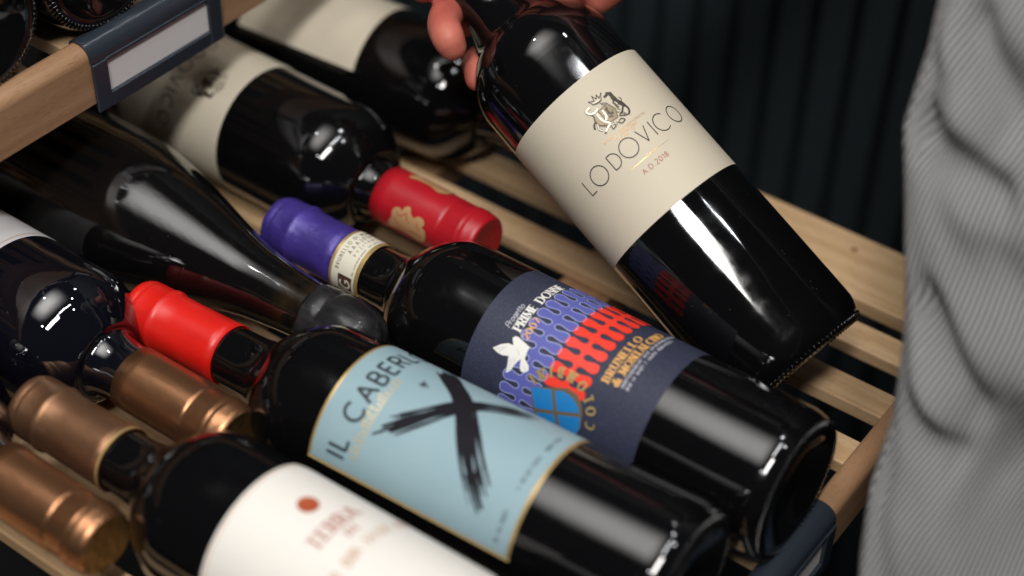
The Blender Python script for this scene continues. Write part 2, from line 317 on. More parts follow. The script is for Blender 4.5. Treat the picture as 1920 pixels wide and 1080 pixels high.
# stroke font: capitals and digits on a unit cap height
def arc(cx, cy, rx, ry, a0, a1, n=14): return [(cx+rx*math.cos(R_(a0+(a1-a0)*k/n)), cy+ry*math.sin(R_(a0+(a1-a0)*k/n))) for k in range(n+1)]
GL = {
 'L': (.50, [[(0, 1), (0, 0)], [(0, 0), (.46, 0)]]), 'I': (.0, [[(0, 1), (0, 0)]]), 'V': (.74, [[(0, 1), (.37, 0)], [(.37, 0), (.74, 1)]]),
 'O': (.96, [arc(.48, .5, .48, .5, 0, 360, 32)]), 'D': (.72, [[(0, 0), (0, 1)], [(0, 1), (.25, 1)] + arc(.25, .5, .47, .5, 90, -90, 16) + [(0, 0)]]),
 'C': (.84, [arc(.48, .5, .48, .5, 50, 310, 24)]), 'A': (.80, [[(0, 0), (.4, 1)], [(.4, 1), (.8, 0)], [(.16, .36), (.64, .36)]]),
 'P': (.54, [[(0, 0), (0, 1)], [(0, 1), (.28, 1)] + arc(.28, .74, .26, .26, 90, -90) + [(0, .48)]]),
 'R': (.58, [[(0, 0), (0, 1)], [(0, 1), (.28, 1)] + arc(.28, .74, .26, .26, 90, -90) + [(0, .48)], [(.24, .48), (.58, 0)]]),
 'B': (.56, [[(0, 0), (0, 1)], [(0, 1), (.26, 1)] + arc(.26, .76, .23, .24, 90, -90) + [(0, .52)], [(0, .52), (.28, .52)] + arc(.28, .26, .28, .26, 90, -90) + [(0, 0)]]),
 'E': (.48, [[(0, 0), (0, 1)], [(0, 1), (.48, 1)], [(0, .52), (.42, .52)], [(0, 0), (.48, 0)]]), 'M': (.86, [[(0, 0), (.06, 1)], [(.06, 1), (.43, .1)], [(.43, .1), (.80, 1)], [(.80, 1), (.86, 0)]]),
 'N': (.70, [[(0, 0), (0, 1)], [(0, 1), (.70, 0)], [(.70, 0), (.70, 1)]]), 'U': (.66, [[(0, 1), (0, .32)] + arc(.33, .32, .33, .32, 180, 360) + [(.66, 1)]]),
 'T': (.64, [[(0, 1), (.64, 1)], [(.32, 1), (.32, 0)]]), 'G': (.88, [arc(.48, .5, .48, .5, 50, 345, 24), [(.54, .42), (.94, .42)]]),
 'J': (.36, [[(.36, 1), (.36, .28)] + arc(.16, .28, .20, .28, 0, -150)]), 'S': (.5, [spline([(.48, .86), (.25, 1), (.04, .78), (.25, .53), (.47, .26), (.25, 0), (.0, .14)], 5)]),
 'Y': (.68, [[(0, 1), (.34, .48)], [(.68, 1), (.34, .48)], [(.34, .48), (.34, 0)]]), 'Z': (.6, [[(0, 1), (.6, 1)], [(.6, 1), (0, 0)], [(0, 0), (.6, 0)]]), 'W': (1.0, [[(0, 1), (.26, 0)], [(.26, 0), (.5, .9)], [(.5, .9), (.74, 0)], [(.74, 0), (1, 1)]]),
 'X': (.66, [[(0, 0), (.66, 1)], [(0, 1), (.66, 0)]]), 'H': (.7, [[(0, 0), (0, 1)], [(.7, 0), (.7, 1)], [(0, .52), (.7, .52)]]), 'F': (.46, [[(0, 0), (0, 1)], [(0, 1), (.46, 1)], [(0, .52), (.38, .52)]]),
 '0': (.58, [arc(.29, .5, .29, .5, 0, 360, 24)]), '1': (.25, [[(0, .8), (.22, 1)], [(.22, 1), (.22, 0)]]), '2': (.54, [arc(.27, .72, .25, .28, 160, -35, 10) + [(0, 0)], [(0, 0), (.54, 0)]]),
 '3': (.5, [arc(.24, .75, .23, .25, 150, -90, 10), arc(.24, .27, .25, .27, 90, -150, 10)]), '5': (.5, [[(.44, 1), (.06, 1)], [(.06, 1), (.04, .56)], [(.04, .56)] + arc(.23, .31, .27, .31, 110, -150, 12)]),
 '7': (.54, [[(0, 1), (.54, 1)], [(.54, 1), (.18, 0)]]), '8': (.5, [arc(.25, .76, .21, .24, 0, 360, 18), arc(.25, .27, .25, .27, 0, 360, 18)]), '.': (.1, [[(0, .06), (.1, .06)]]),
 'd': (.5, [arc(.22, .3, .22, .3, 0, 360, 18), [(.46, 0), (.46, 1)]]), 'i': (.0, [[(0, 0), (0, .62)], [(-.04, .85), (.04, .85)]]),
 'r': (.34, [[(0, 0), (0, .62)], [(0, .4), (.12, .6), (.32, .6)]]), 'o': (.5, [arc(.25, .31, .25, .31, 0, 360, 18)]), 'g': (.46, [arc(.22, .36, .22, .26, 0, 360, 18), [(.44, .62), (.44, -.1), (.3, -.3), (.05, -.24)]]), 'e': (.48, [[(.02, .34), (.46, .34)] + arc(.24, .31, .24, .31, 8, 310, 14)]), 't': (.3, [[(.14, .9), (.14, .1), (.3, 0)], [(0, .62), (.3, .62)]]),
}
SERIF_OPEN = set('LIVDAPRBEMNUTHdir')
def text_width(txt, h, track, widths=None): return sum((GL[c][0] if c in GL else .3)*h + track for c in txt) - track
def text(ink, txt, u0, v0, h, w, track, serif=False, thin=None, sx=1., place=None, slant=0., width=None):
    """place: optional function (x, y) -> (u, v)"""
    if width is not None:
        nat = sum(((GL[c][0] if c in GL else .35)*h*sx) for c in txt); track = (width-nat)/max(1, len(txt)-1)
    pl = place or (lambda x, y: (u0+x, v0+y)); x = 0; thin = thin or w
    for c in txt:
        if c not in GL: x += .35*h*sx + track; continue
        wd, sts = GL[c]
        for st in sts:
            pts = [((x+px*h*sx) + slant*py*h, py*h) for px, py in st]
            if serif:
                ws = []
                for i in range(len(pts)):
                    a, b = pts[max(0, i-1)], pts[min(len(pts)-1, i+1)]; dx, dy = abs(b[0]-a[0]), abs(b[1]-a[1]); t = dy/max(1e-6, math.hypot(dx, dy))
                    ws.append(thin + (w-thin)*t*t)
                if c in 'NA' and st is sts[0] or c in 'M' and st in (sts[0], sts[2]) or c == 'V' and st is sts[1]: ws = [thin*1.2]*len(ws)
            else: ws = w
            closed = len(pts) > 8 and math.dist(pts[0], pts[-1]) < 1e-4
            if closed: pts = pts[:-1]
            if closed and serif: ws = ws[:-1]
            ink.stroke([pl(*p) for p in pts], ws, closed)
            if serif and c in SERIF_OPEN and not closed:
                for (px, py), (qx, qy) in ((st[0], st[1]), (st[-1], st[-2])):
                    if abs(py-qy) > .3 and (py < .02 or py > .98):
                        cx, cy = (x+px*h*sx)+slant*py*h, py*h; s = .5*w + .13*h
                        ink.stroke([pl(cx-s, cy), pl(cx+s, cy)], thin)
        x += wd*h*sx + track
    return x
def scribble(ink, u0, u1, v, h, w, seed, dense=1.0):
    """small print that cannot be read: upright ticks, bowls and gaps of varied size"""
    r = random.Random(seed); u = u0
    while u < u1:
        if r.random() < .13: u += h*.7; continue
        k = r.random(); ww = h*(.35+.3*r.random())
        if k < .45: ink.stroke([(u, v), (u, v+h)], w); ink.stroke([(u, v+h*r.random()), (u+ww, v+h*r.random())], w*.8)
        elif k < .8: ink.stroke(arc(u+ww/2, v+h*.45, ww/2, h*.45, 0, 360, 8)[:-1], w, True)
        else: ink.stroke([(u, v), (u+ww/2, v+h), (u+ww, v)], w)
        u += ww + h*.22*dense

# ------------------------------------------------------------------ wine shelves
SLAT_FAR = [153.1 - 38.4*k for k in range(12)]
def rail_profile(h=33., t=12., r=6.5):
    """cross-section (x, z): rounded top, front at x = t, top at z = 0"""
    p = [(0, -h), (0, -3.0)] + [(3-3*math.cos(R_(a)), -3+3*math.sin(R_(a))) for a in (30, 60, 90)]
    p += [(t-r+r*math.sin(R_(a)), -r+r*math.cos(R_(a))) for a in range(0, 91, 10)] + [(t, -h+2.5), (t-2.5, -h)]
    return p
def extrude_y(name, prof, y0, y1, smooth=True, caps=True):
    V = [(x, y, z) for y in (y0, y1) for x, z in prof]; n = len(prof)
    F = [(k, (k+1) % n, n+(k+1) % n, n+k) for k in range(n)]
    if caps: F += [tuple(range(n))[::-1], tuple(range(n, 2*n))]
    me = mesh_from(name, V, F, smooth)
    bm = bmesh.new(); bm.from_mesh(me)
    bmesh.ops.recalc_face_normals(bm, faces=bm.faces[:])
    for e in bm.edges:
        if len(e.link_faces) == 2 and e.calc_face_angle(0) > R_(35): e.smooth = False
    bm.to_mesh(me); bm.free(); return me
slat_me = None
def shelf(ox, oz, label, clip0, clip1, rail_y0=-330, rail_y1=235, x_back=-500, board=True):
    root = empty('wine_shelf', Matrix.Translation((ox*MM, 0, oz*MM)))
    tag(root, label, 'wine shelf', 'slatted wooden wine shelves')
    global slat_me
    if slat_me is None: slat_me = rounded_bar('slat', x_back, -.6, -18, 0, -8, 0, .9)
    for y in SLAT_FAR:
        o = link('slat', slat_me, 'slat_wood', root); o.location = (0, y*MM, 0)
    link('side_board', rounded_bar('side_board', x_back, -.6, 168, 216, -9, .4, 1.0), 'slat_wood', root)
    link('knot', lathe('knot', [(0, .62), (1.1, .6), (1.9, .45), (2.3, .38)], 12), 'rail_wood', root).location = (-72*MM, 203*MM, 0)
    for x in (-190, -330, -475):
        link('cross_bar', rounded_bar('cross_bar', x, x+30, -320, 216, -27, -9.2, 1.2), 'rail_wood', root)
    rail = link('front_rail', extrude_y('front_rail', [(x, z+6) for x, z in rail_profile()], rail_y0, rail_y1), 'rail_wood', root)
    # clip-on label holder: C-shaped sleeve with an open window over a card
    h = empty('label_holder'); h.parent = root
    off = 1.3
    outer = []
    P = [(x, z+6) for x, z in rail_profile()]
    top = [(-off, -6), (-off, 1.0)] + [(3-(3+off)*math.cos(R_(a)), 3+(3+off)*math.sin(R_(a))) for a in (30, 60, 90)]
    top += [(12-6.5+(6.5+off)*math.sin(R_(a)), -.5+(6.5+off)*math.cos(R_(a))) for a in range(0, 91, 9)]
    inn = [(-.05, -6), (-.05, 1.0)] + [(3-(3.05)*math.cos(R_(a)), 3+(3.05)*math.sin(R_(a))) for a in (30, 60, 90)]
    inn += [(12-6.5+(6.55)*math.sin(R_(a)), -.5+(6.55)*math.cos(R_(a))) for a in range(0, 91, 9)]
    wz0, wz1 = -2.6, -20.0; zb = -29.5
    def sleeve(nm, y0, y1, zend, o=off):
        prof = top + [(12+o, zend), (12.05, zend)] + inn[::-1]
        return link(nm, extrude_y(nm, prof, y0, y1), 'slate_plastic', h)
    sleeve('sleeve', clip0, clip1, wz0+.5)
    link('end_border', rounded_bar('end_border', 12.05, 14.4, clip0, clip0+9, zb, wz0, .7), 'slate_plastic', h)
    link('end_border', rounded_bar('end_border', 12.05, 14.4, clip1-9, clip1, zb, wz0, .7), 'slate_plastic', h)
    link('lower_lip', rounded_bar('lower_lip', 12.05, 14.6, clip0+8.6, clip1-8.6, zb, wz1-1.5, .7), 'slate_plastic', h)
    link('upper_lip', rounded_bar('upper_lip', 12.05, 14.2, clip0+8.6, clip1-8.6, wz0-1.2, wz0+.45, .6), 'slate_plastic', h)
    link('name_card', rounded_bar('name_card', 12.05, 12.5, clip0+8.4, clip1-8.4, wz1-2.0, wz0-.9, .1, 1), 'card_paper', h)
    if oz > 50: link('sleeve_seam', rounded_bar('sleeve_seam', 3, 12.6, clip1+.1, clip1+1.6, -14, 6.6, .4), 'white_plastic', h)
    return root
shelf(0, 0, 'pulled-out slatted beech wine shelf carrying the lying bottles', -68, 25)
shelf(-375, 137, 'upper wine shelf with slate label holder and blank card on its rail', -56, 30, x_back=-500)

# ------------------------------------------------------------------ bottles
def bottle_profile(R, L, sh0, neck0, rn=14.4, rlip=13.0):
    p = [(0, 10), (9, 9.2), (17, 6.6), (23, 3.0), (26, 1.0), (28, .15), (30, .1), (R-5.2, .7), (R-3.2, 2.0), (R-1.6, 4.4), (R-.6, 7.6), (R-.1, 10.6), (R, 14)]
    for k in range(1, 12): p.append((R, 14+(sh0-14)*k/12))
    A = [(R, sh0), (R-.5, sh0+6), (R-2.2, sh0+12), (R-5.6, sh0+18.5), (R-11, sh0+25), (R-16.5, sh0+30), (rn+2.4, neck0-3), (rn+.5, neck0+4), (rn, neck0+12)]
    p += spline(A, 5)
    p += [(rn-.2, L-40), (rlip, L-18), (rlip+.8, L-16), (rlip+.8, L-3), (rlip-.5, L-.6), (rlip-2, L), (9, L), (8.6, L-4), (0, L-4.2)]
    return p
def burgundy_profile(R, L, rn=14.8):
    p = [(0, 24), (12, 21), (22, 12), (29, 2.5), (32, .2), (35, 0), (38, 1), (R-1, 5), (R, 11)]
    A = [(R, 11), (R, 60), (R, 122), (R-1.2, 140), (R-5, 160), (R-11, 182), (R-17.5, 204), (R-22.5, 224), (rn+1.4, 246), (rn+.2, 262), (rn, L-30)]
    p += spline(A, 6) + [(rn, L-4), (rn-3, L), (0, L)]
    return p
def capsule(root, L, c0, mat, r_low=15.6, top_mat=None, fold=0., slim=False):
    pr = [(r_low-.6, c0), (r_low, c0+.05), (r_low-.15, c0+6), (14.95, L-30), (14.9, L-19.5), (15.6, L-18.2), (16.0, L-17.2), (16.0, L-16.2), (15.4, L-15.2), (15.35, L-7), (15.4, L-5.6), (15.0, L-5.0), (15.35, L-4.2), (15.2, L-2), (14.6, L-.2), (13.4, L+.6)]
    if slim: pr = [(r_low-.6, c0), (r_low, c0+.05), (r_low-.1, c0+8), (15.35, L-23), (15.3, L-21.6), (14.85, L-21.2), (15.15, L-20.4), (15.1, L-12.5), (15.5, L-11.2), (15.75, L-10.2), (15.3, L-9.2), (15.25, L-8.4), (15.6, L-7.4), (15.65, L-6.6), (15.1, L-5.6), (14.9, L-2.4), (14.3, L-.4), (13.4, L+.6)]
    pr2 = [(13.4, L+.6), (12.6, L+.35), (0, L+.3)]
    wob = (lambda a, z: fold*math.sin(5*a+z*.09)*math.sin(z*.21+2*a)) if fold else None
    o = link('capsule', lathe('capsule', pr if top_mat else pr+pr2[1:], 96, wob), mat, root)
    if top_mat: link('capsule_top', lathe('capsule_top', pr2, 48), top_mat, o)
    return o
def knurls(root, R, n=84):
    """ribbed bearing ring at the foot of the glass"""
    bm = bmesh.new()
    for k in range(n):
        a = 2*math.pi*k/n
        M = Matrix.Rotation(a, 4, 'Z') @ Matrix.Translation(((R-4.2)*MM, 0, 1.15*MM)) @ Matrix.Rotation(R_(-33), 4, 'Y') @ Matrix.Diagonal((2.9*MM, .75*MM, 1.0*MM, 1))
        bmesh.ops.create_icosphere(bm, subdivisions=1, radius=1, matrix=M)
    return link('knurled_ring', bm_mesh('knurled_ring', bm, True), 'dark_glass', root)
def label_patch(root, R, u0, u1, v0, v1, mat, name='label', corner=0., th=.22):
    n = max(8, int((u1-u0)/1.5)); V, F = [], []
    def P(u, v, r): a = u/R; return (r*math.cos(a), r*math.sin(a), v)
    def vr(u):  # rounded corners
        e = min(u-u0, u1-u)
        return corner - math.sqrt(max(0, corner**2-(corner-e)**2)) if corner and e < corner else 0
    us = [u0+(u1-u0)*k/n for k in range(n+1)]
    if corner: us = sorted(set(us + [u0+corner*t for t in (0, .04, .12, .25, .45, .7, 1)] + [u1-corner*t for t in (0, .04, .12, .25, .45, .7, 1)]))
    for u in us:
        c = vr(u); V += [P(u, v0+c, R-.05), P(u, v0+c+.02, R+th*.4), P(u, v0+c+.1, R+.08), P(u, v1-c-.1, R+.08), P(u, v1-c-.02, R+th*.4), P(u, v1-c, R-.05)]
    V = [(x, y, z) for x, y, z in V]
    for k in range(len(us)-1):
        for j in range(5): F.append((6*k+j, 6*k+6+j, 6*k+7+j, 6*k+1+j))
    F.append(tuple(range(6))[::-1]); F.append(tuple(6*(len(us)-1)+j for j in range(6)))
    return link(name, mesh_from(name, V, F), mat, root)
def bottle(Q, d, R, L, label, sh0=190, neck0=226, glass='dark_glass', prof=None, group=None, knurl=True, name='wine_bottle'):
    root = empty(name, frame_matrix(Q, d)); tag(root, label, 'wine bottle', group)
    link('glass', lathe('glass', prof or bottle_profile(R, L, sh0, neck0), 128), glass, root)
    if knurl: knurls(root, R)
    return root

# --- the bottle being lifted, cream label with crest
LO_R = 38.5
LO = bottle((-35.4, 72.1, 34.4), (-.885, .105, .453), LO_R, 312, 'dark bottle with cream crested label being lifted by the hand', 186, 230)
capsule(LO, 312, 246, 'black_foil')
lo_label = label_patch(LO, LO_R, -88, 52, 92.6, 166.6, 'cream_paper')
RL = LO_R + .10
k = Ink(RL, 1)
for c, u, w_, h_, v_ in (('L', -50.4, 1, 7.9, 122.0), ('O', -45.4, 1, 9.5, 121.6), ('D', -33.0, .92, 7.7, 122.6), ('O', -26.4, 1, 9.5, 122.0), ('V', -14.9, .92, 7.6, 123.3), ('I', -6.8, 1, 7.9, 123.2), ('C', -4.9, .97, 9.3, 122.5), ('O', 5.6, .93, 9.3, 122.8)): text(k, c, u, v_, h_, .47, 0, sx=w_)
k.build('lettering', 'black_ink', lo_label)
k = Ink(RL, 1)
k.stroke([(-30.2, 117.9), (-18.3, 118.2)], [.08, .35]); k.stroke([(-15.4, 118.25), (-3.5, 118.5)], [.35, .08]); k.stroke(arc(-16.9, 118.2, 1.2, .55, 0, 360, 12)[:-1], .25, True)
k.build('ornament_line', 'gold_ink', lo_label)
k = Ink(RL, 1); text(k, 'A.D.2018', -24.6, 112.2, 2.5, .26, 0, width=15); k.build('vintage', 'red_ink', lo_label)
k = Ink(RL, 1)
scribble(k, -29.5, -5.2, 135.0, 1.25, .16, 3); scribble(k, -24.5, -11, 133.3, 1.2, .16, 4); scribble(k, -22.5, -12.8, 131.7, 1.1, .16, 5)
k.build('motto', 'copper_ink', lo_label)
EMB = {
 'rh_body': [(-13.2, 153.7), (-11.7, 152.5), (-11.7, 150.0), (-11.5, 147.7), (-10.3, 145.0), (-10.1, 143.3)], 'rh_head': [(-12.7, 152.8), (-15.1, 152.6)],
 'rh_fore': [(-12.7, 148.8), (-13.3, 146.5), (-13.1, 145.0)], 'rh_hind': [(-10.1, 143.9), (-9.4, 142.4), (-9.8, 140.4), (-11.4, 139.0)], 'rh_hind2': [(-11.1, 143.6), (-12.9, 142.0), (-14.5, 141.7)],
 'rh_tail': [(-9.7, 146.1), (-9.0, 147.3), (-9.5, 148.5)], 'rh_belly': [(-13.5, 148.4), (-12.7, 146.3), (-13.1, 144.7)],
 'lh_back': [(-20.7, 150.3), (-23.4, 149.7), (-25.5, 151.1), (-25.6, 152.7), (-23.3, 153.1)], 'lh_body': [(-23.4, 148.2), (-24.1, 145.4), (-23.3, 142.9), (-21.3, 140.7)],
 'lh_leg1': [(-25.5, 146.1), (-27.2, 145.1), (-28.0, 143.4)], 'lh_leg2': [(-25.5, 144.6), (-26.5, 142.5), (-25.8, 140.8)], 'lh_leg3': [(-21.7, 140.8), (-23.6, 140.0), (-25.7, 138.9)],
 'shield': [(-21.6, 149.1), (-15.8, 149.5), (-14.3, 145.0), (-16.2, 141.1), (-21.0, 141.7)], 'sh_fig': [(-19.7, 148.3), (-19.9, 145.2), (-21.4, 143.5)], 'sh_blob': [(-18.0, 148.0), (-17.8, 144.9), (-16.3, 144.1)],
 'sh_blob2': [(-19.3, 143.7), (-17.4, 143.1)], 'crown_base': [(-21.4, 153.1), (-19.2, 152.3), (-16.8, 152.3)],
 'crown_zig': [(-21.2, 153.3), (-21.9, 155.3), (-19.8, 154.1), (-19.1, 156.4), (-18.3, 154.3), (-17.1, 155.6), (-17.0, 153.7), (-14.9, 155.0), (-16.9, 152.4)],
 'scroll1': [(-21.0, 140.2), (-21.6, 138.2), (-19.6, 138.5), (-19.8, 139.9)], 'scroll2': [(-17.7, 139.4), (-16.6, 137.8), (-14.4, 138.2), (-15.4, 139.7), (-16.9, 139.4)], 'scroll3': [(-15.2, 141.2), (-12.6, 139.6), (-10.6, 139.4)]}
def crest(lbl, rad, tr=lambda p: p, sc=1.0):
    T = lambda key: [tr(p) for p in spline(EMB[key], 5)]
    m = Ink(rad, 1); m.poly([tr(p) for p in EMB['shield']]); m.stroke(T('lh_body'), [2.6*sc]*20); m.stroke(T('lh_back'), [1.6*sc]*20); m.stroke(T('rh_belly'), 1.0*sc); m.build('crest_shield', 'foil_mid', lbl)
    dk = Ink(rad, 2)
    dk.stroke(T('rh_body'), [1.0*sc, 1.9*sc, 2.3*sc, 2.1*sc, 1.9*sc, 1.3*sc]); dk.stroke(T('rh_head'), [1.2*sc, .6*sc]); dk.stroke(T('rh_fore'), .55*sc)
    for q in ('rh_hind', 'rh_hind2'): dk.stroke(T(q), [.9*sc, .45*sc])
    dk.stroke(T('rh_tail'), .35*sc); dk.stroke(T('crown_base'), .6*sc); dk.stroke([tr(p) for p in EMB['crown_zig']], .45*sc)
    for q in ('scroll1', 'scroll2', 'scroll3'): dk.stroke(T(q), .55*sc)
    dk.stroke(T('sh_blob'), [1.0*sc, .7*sc]); dk.stroke(T('sh_blob2'), .8*sc); dk.stroke([tr(p) for p in EMB['shield']], .3*sc, True)
    for q in ('lh_leg1', 'lh_leg2', 'lh_leg3'): dk.stroke(T(q), .95*sc)
    for p in EMB['crown_zig'][1::2]: dk.disc(*tr(p), .38*sc, 8)
    dk.stroke([tr(p) for p in spline([(-26.3, 151.6), (-24.6, 149.0), (-25.5, 146.4), (-25.2, 143.6), (-22.6, 141.4)], 4)], .65*sc)
    rr = random.Random(3)
    for _ in range(34):
        a0, q = rr.uniform(0, 6.28), math.sqrt(rr.random()); c0 = (-17.8+7.6*q*math.cos(a0), 146.2+7.2*q*math.sin(a0)); b0 = rr.uniform(0, 6.28); l0 = rr.uniform(.5, 1.1)
        dk.stroke([tr((c0[0]+l0*math.cos(b0+t), c0[1]+l0*math.sin(b0+t))) for t in (0, .7, 1.4, 2.1)], .26*sc)
    dk.build('crest_lines', 'foil_dark', lbl)
    lt = Ink(rad, 3)
    lt.stroke(T('lh_back'), [.9*sc]*20); lt.stroke([tr(p) for p in spline([(-22.6, 148.6), (-23.0, 145.8), (-22.2, 143.4), (-20.9, 141.3), (-22.9, 140.3), (-24.9, 139.4)], 4)], .75*sc); lt.stroke(T('lh_leg2'), .4*sc)
    lt.stroke(T('sh_fig'), [.9*sc, .6*sc]); lt.stroke([tr(p) for p in [(-20.8, 153.5), (-19.5, 153.0), (-17.4, 153.0)]], .3*sc)
    lt.stroke([tr(p) for p in [(-12.6, 147.9), (-12.1, 146.2)]], .5*sc)
    lt.build('crest_highlights', 'foil_light', lbl)
crest(lo_label, RL)

# --- navy label bottle with violet capsule
PD_R = 36.7
PD = bottle((4.4, -3.0, 36.7), (-1, -.001, 0), PD_R, 304, 'bottle with navy dove label and violet capsule', 188, 224)
capsule(PD, 304, 257.5, 'violet_foil', r_low=15.2, fold=.3)
pd_label = label_patch(PD, PD_R, -78, 52, 64.0, 158.2, 'navy_paper')
RP = PD_R + .10
LOBE = [(0, 3.32), (.07, 3.31), (.10, 3.2), (.115, 2.75), (.14, 2.35), (.18, 2.02), (.25, 1.78), (.33, 1.8), (.45, 2.0), (.6, 2.35), (.72, 2.55), (.82, 2.5), (.9, 2.15), (.95, 1.65), (.985, .95), (1., .1)]
def band(v_lo, v_hi, u0, u1, per, ph, ink_fill, ink_line=None):
    """puzzle-edged band: club-shaped lobes on both sides of a spine"""
    vm = (v_lo+v_hi)/2; H = vm-v_lo; n0 = math.ceil((u0-ph)/per); n1 = math.floor((u1-ph)/per)
    prof = spline(LOBE, 3)
    for sg in (1, -1):
        outline = []
        for n in range(n0, n1+1):
            uc = ph + n*per - (.4 if sg < 0 else 0); slant = -.035*sg
            Lf = [(uc-w*per/6.6 + slant*t*H, vm+sg*t*H) for t, w in prof]; Rt = [(uc+w*per/6.6 + slant*t*H, vm+sg*t*H) for t, w in prof]
            h = ink_fill._h()
            for i in range(len(prof)-1): ink_fill.face([Lf[i], Rt[i], Rt[i+1], Lf[i+1]], h)
            outline += Lf[4:] + Rt[::-1][:-4]
        if ink_line: ink_line.stroke(outline, .46)
fill = Ink(RP, 1); line = Ink(RP, 2)
band(115.8, 136.8, -66, 46, 6.6, .45, fill, line)
fill.build('puzzle_band', 'periwinkle_ink', pd_label); line.build('puzzle_outline', 'lilac_ink', pd_label)
red = Ink(RP, 2); band(95.2, 116.8, -38, 46, 6.6, .3, red); red.build('red_band', 'scarlet_ink', pd_label)
k = Ink(RP, 3); text(k, 'PRIME DONNE', -19.6, 137.7, 4.3, 1.0, 0, serif=True, thin=.36, sx=.88, width=35.5); k.build('title_lettering', 'white_ink', pd_label)
k = Ink(RP, 3); text(k, 'Progetto', -20.5, 143.3, 2.9, .42, 0, sx=1., width=12.6, slant=.25); k.build('small_title', 'grey_ink', pd_label)
k = Ink(RP, 4); text(k, '2007', -21.6, 132.4, 3.3, .75, 0, serif=True, thin=.35, sx=1.1, width=10.8); k.build('vintage', 'orange_ink', pd_label)
k = Ink(RP, 3)
text(k, 'BRUNELLO', -22, 88.4, 3.5, .95, 0, serif=True, thin=.4, sx=1., width=28); text(k, 'di MONTALCINO', -21.8, 83.6, 3.5, .95, 0, serif=True, thin=.4, sx=.9, width=38.5)
k.build('wine_name', 'orange_ink', pd_label)
k = Ink(RP, 3); scribble(k, -21.5, 22, 81.0, 1.6, .32, 11, .7); scribble(k, -21.5, 16, 78.4, 1.6, .32, 12, .7); k.build('small_print', 'grey_ink', pd_label)
dove = [(-32.0, 146.2), (-28.8, 143.1), (-27.0, 140.2), (-26.7, 137.3), (-24.1, 139.4), (-22.8, 138.8), (-22.4, 137.4), (-23.1, 134.2), (-23.8, 131.3), (-24.3, 129.6), (-25.7, 129.9), (-29.8, 129.3), (-31.8, 126.1), (-33.8, 125.3), (-35.6, 127.0), (-35.5, 129.0), (-33.2, 130.3), (-30.6, 131.0), (-32.7, 132.2), (-37.8, 133.8), (-39.6, 135.6), (-36.4, 136.0), (-32.0, 137.2), (-33.0, 140.4), (-32.9, 143.2)]
k = Ink(RP, 4); k.poly(dove); dv = k.build('dove', 'white_ink', pd_label)
k = Ink(RP, 5)
for a, b in (((-33, 136.5), (-38.4, 135.6)), ((-32.2, 135.2), (-37.6, 134.4)), ((-31.4, 134), (-34.8, 133)), ((-29.4, 141.2), (-32, 145)), ((-28.6, 140), (-32.4, 142.6)), ((-32.6, 128.4), (-34.6, 126.4)), ((-27.2, 135), (-29.6, 132.4))): k.stroke([a, b], .22)
k.build('feather_lines', 'grey_ink', pd_label)
sh = [(-39.7, 121.4), (-35.3, 111.3), (-32.5, 104.5), (-33.0, 99.0), (-36.0, 95.2), (-40.8, 93.0), (-46.5, 92.3), (-52.1, 94.3), (-56.5, 99.5), (-58.5, 106), (-57.8, 112), (-55.0, 114.8), (-50.0, 117.1)]
k = Ink(RP, 4); k.poly(sh); k.build('shield_gold', 'foil_mid', pd_label)
ctr = Vector((-45.3, 106.0)); ax = Vector((8.6, 4.2)).normalized(); ay = Vector((-4.1, 11.0)).normalized()
k = Ink(RP, 5)
def inset_quarter(sx, sy):
    pts = []
    for p in sh:
        q = Vector(p)-ctr; a = q.dot(ax); b = q.dot(ay); pts.append((a*.9, b*.9))
    # clip the outline to one quarter
    def clip(P, f):
        out = []
        for i in range(len(P)):
            A, B = P[i-1], P[i]; fa, fb = f(A), f(B)
            if fa*fb < 0: t = fa/(fa-fb); out.append((A[0]+(B[0]-A[0])*t, A[1]+(B[1]-A[1])*t))
            if fb >= 0: out.append(B)
        return out
    P = clip(clip(pts, lambda p: sx*p[0]-.9), lambda p: sy*p[1]-.9)
    return [tuple(ctr+ax*a+ay*b) for a, b in P]
for sx in (1, -1):
    for sy in (1, -1):
        P = inset_quarter(sx, sy)
        if len(P) > 2: k.poly(P)
k.build('shield_fields', 'azure_ink', pd_label)
k = Ink(RP, 5)
def ring_place(a0, rad):
    def f(x, y): a = a0 + x/rad; r = rad - y; return (-45 + r*math.cos(a), 106 + r*math.sin(a))
    return f
text(k, 'COLOMBINI', 0, 0, 4.3, 1.2, 0, serif=True, thin=.7, sx=.8, width=52, place=ring_place(R_(-88), 20.0))
k.build('ring_lettering', 'gold_ink', pd_label)
# neck seal strip
strip = label_patch(PD, 15.35, -30, 22, 239.0, 257.2, 'gold_ink', 'neck_seal')
k = Ink(15.45, 1); k.poly([(-30, 241.2), (22, 241.2), (22, 255.4), (-30, 255.4)]); k.build('seal_paper', 'strip_paper', strip, step=1.0)
k = Ink(15.45, 2); text(k, 'BRUNELLO DI MONTALCINO', -17.5, 251.6, 2.1, .27, 0, width=42, sx=.72); text(k, 'AAAJ05037', -8.5, 248.0, 2.4, .28, 0, width=22, sx=.8); text(k, 'PYZIT8WABU', -8.5, 244.9, 1.7, .2, 0, width=22, sx=.8); scribble(k, -18, 16, 242.3, .9, .14, 8); k.build('seal_lettering', 'brown_ink', strip, step=1.0)
k = Ink(15.45, 2); k.poly([(-28, 242.4), (-19.5, 242.4), (-19.5, 251.0), (-28, 251.0)]); k.build('seal_box', 'brown_ink', strip, step=1.0)
k = Ink(15.45, 3); text(k, 'G', -26.5, 243.6, 6, 1.0, 0, sx=.85); k.build('seal_initial', 'strip_paper', strip, step=1.0)

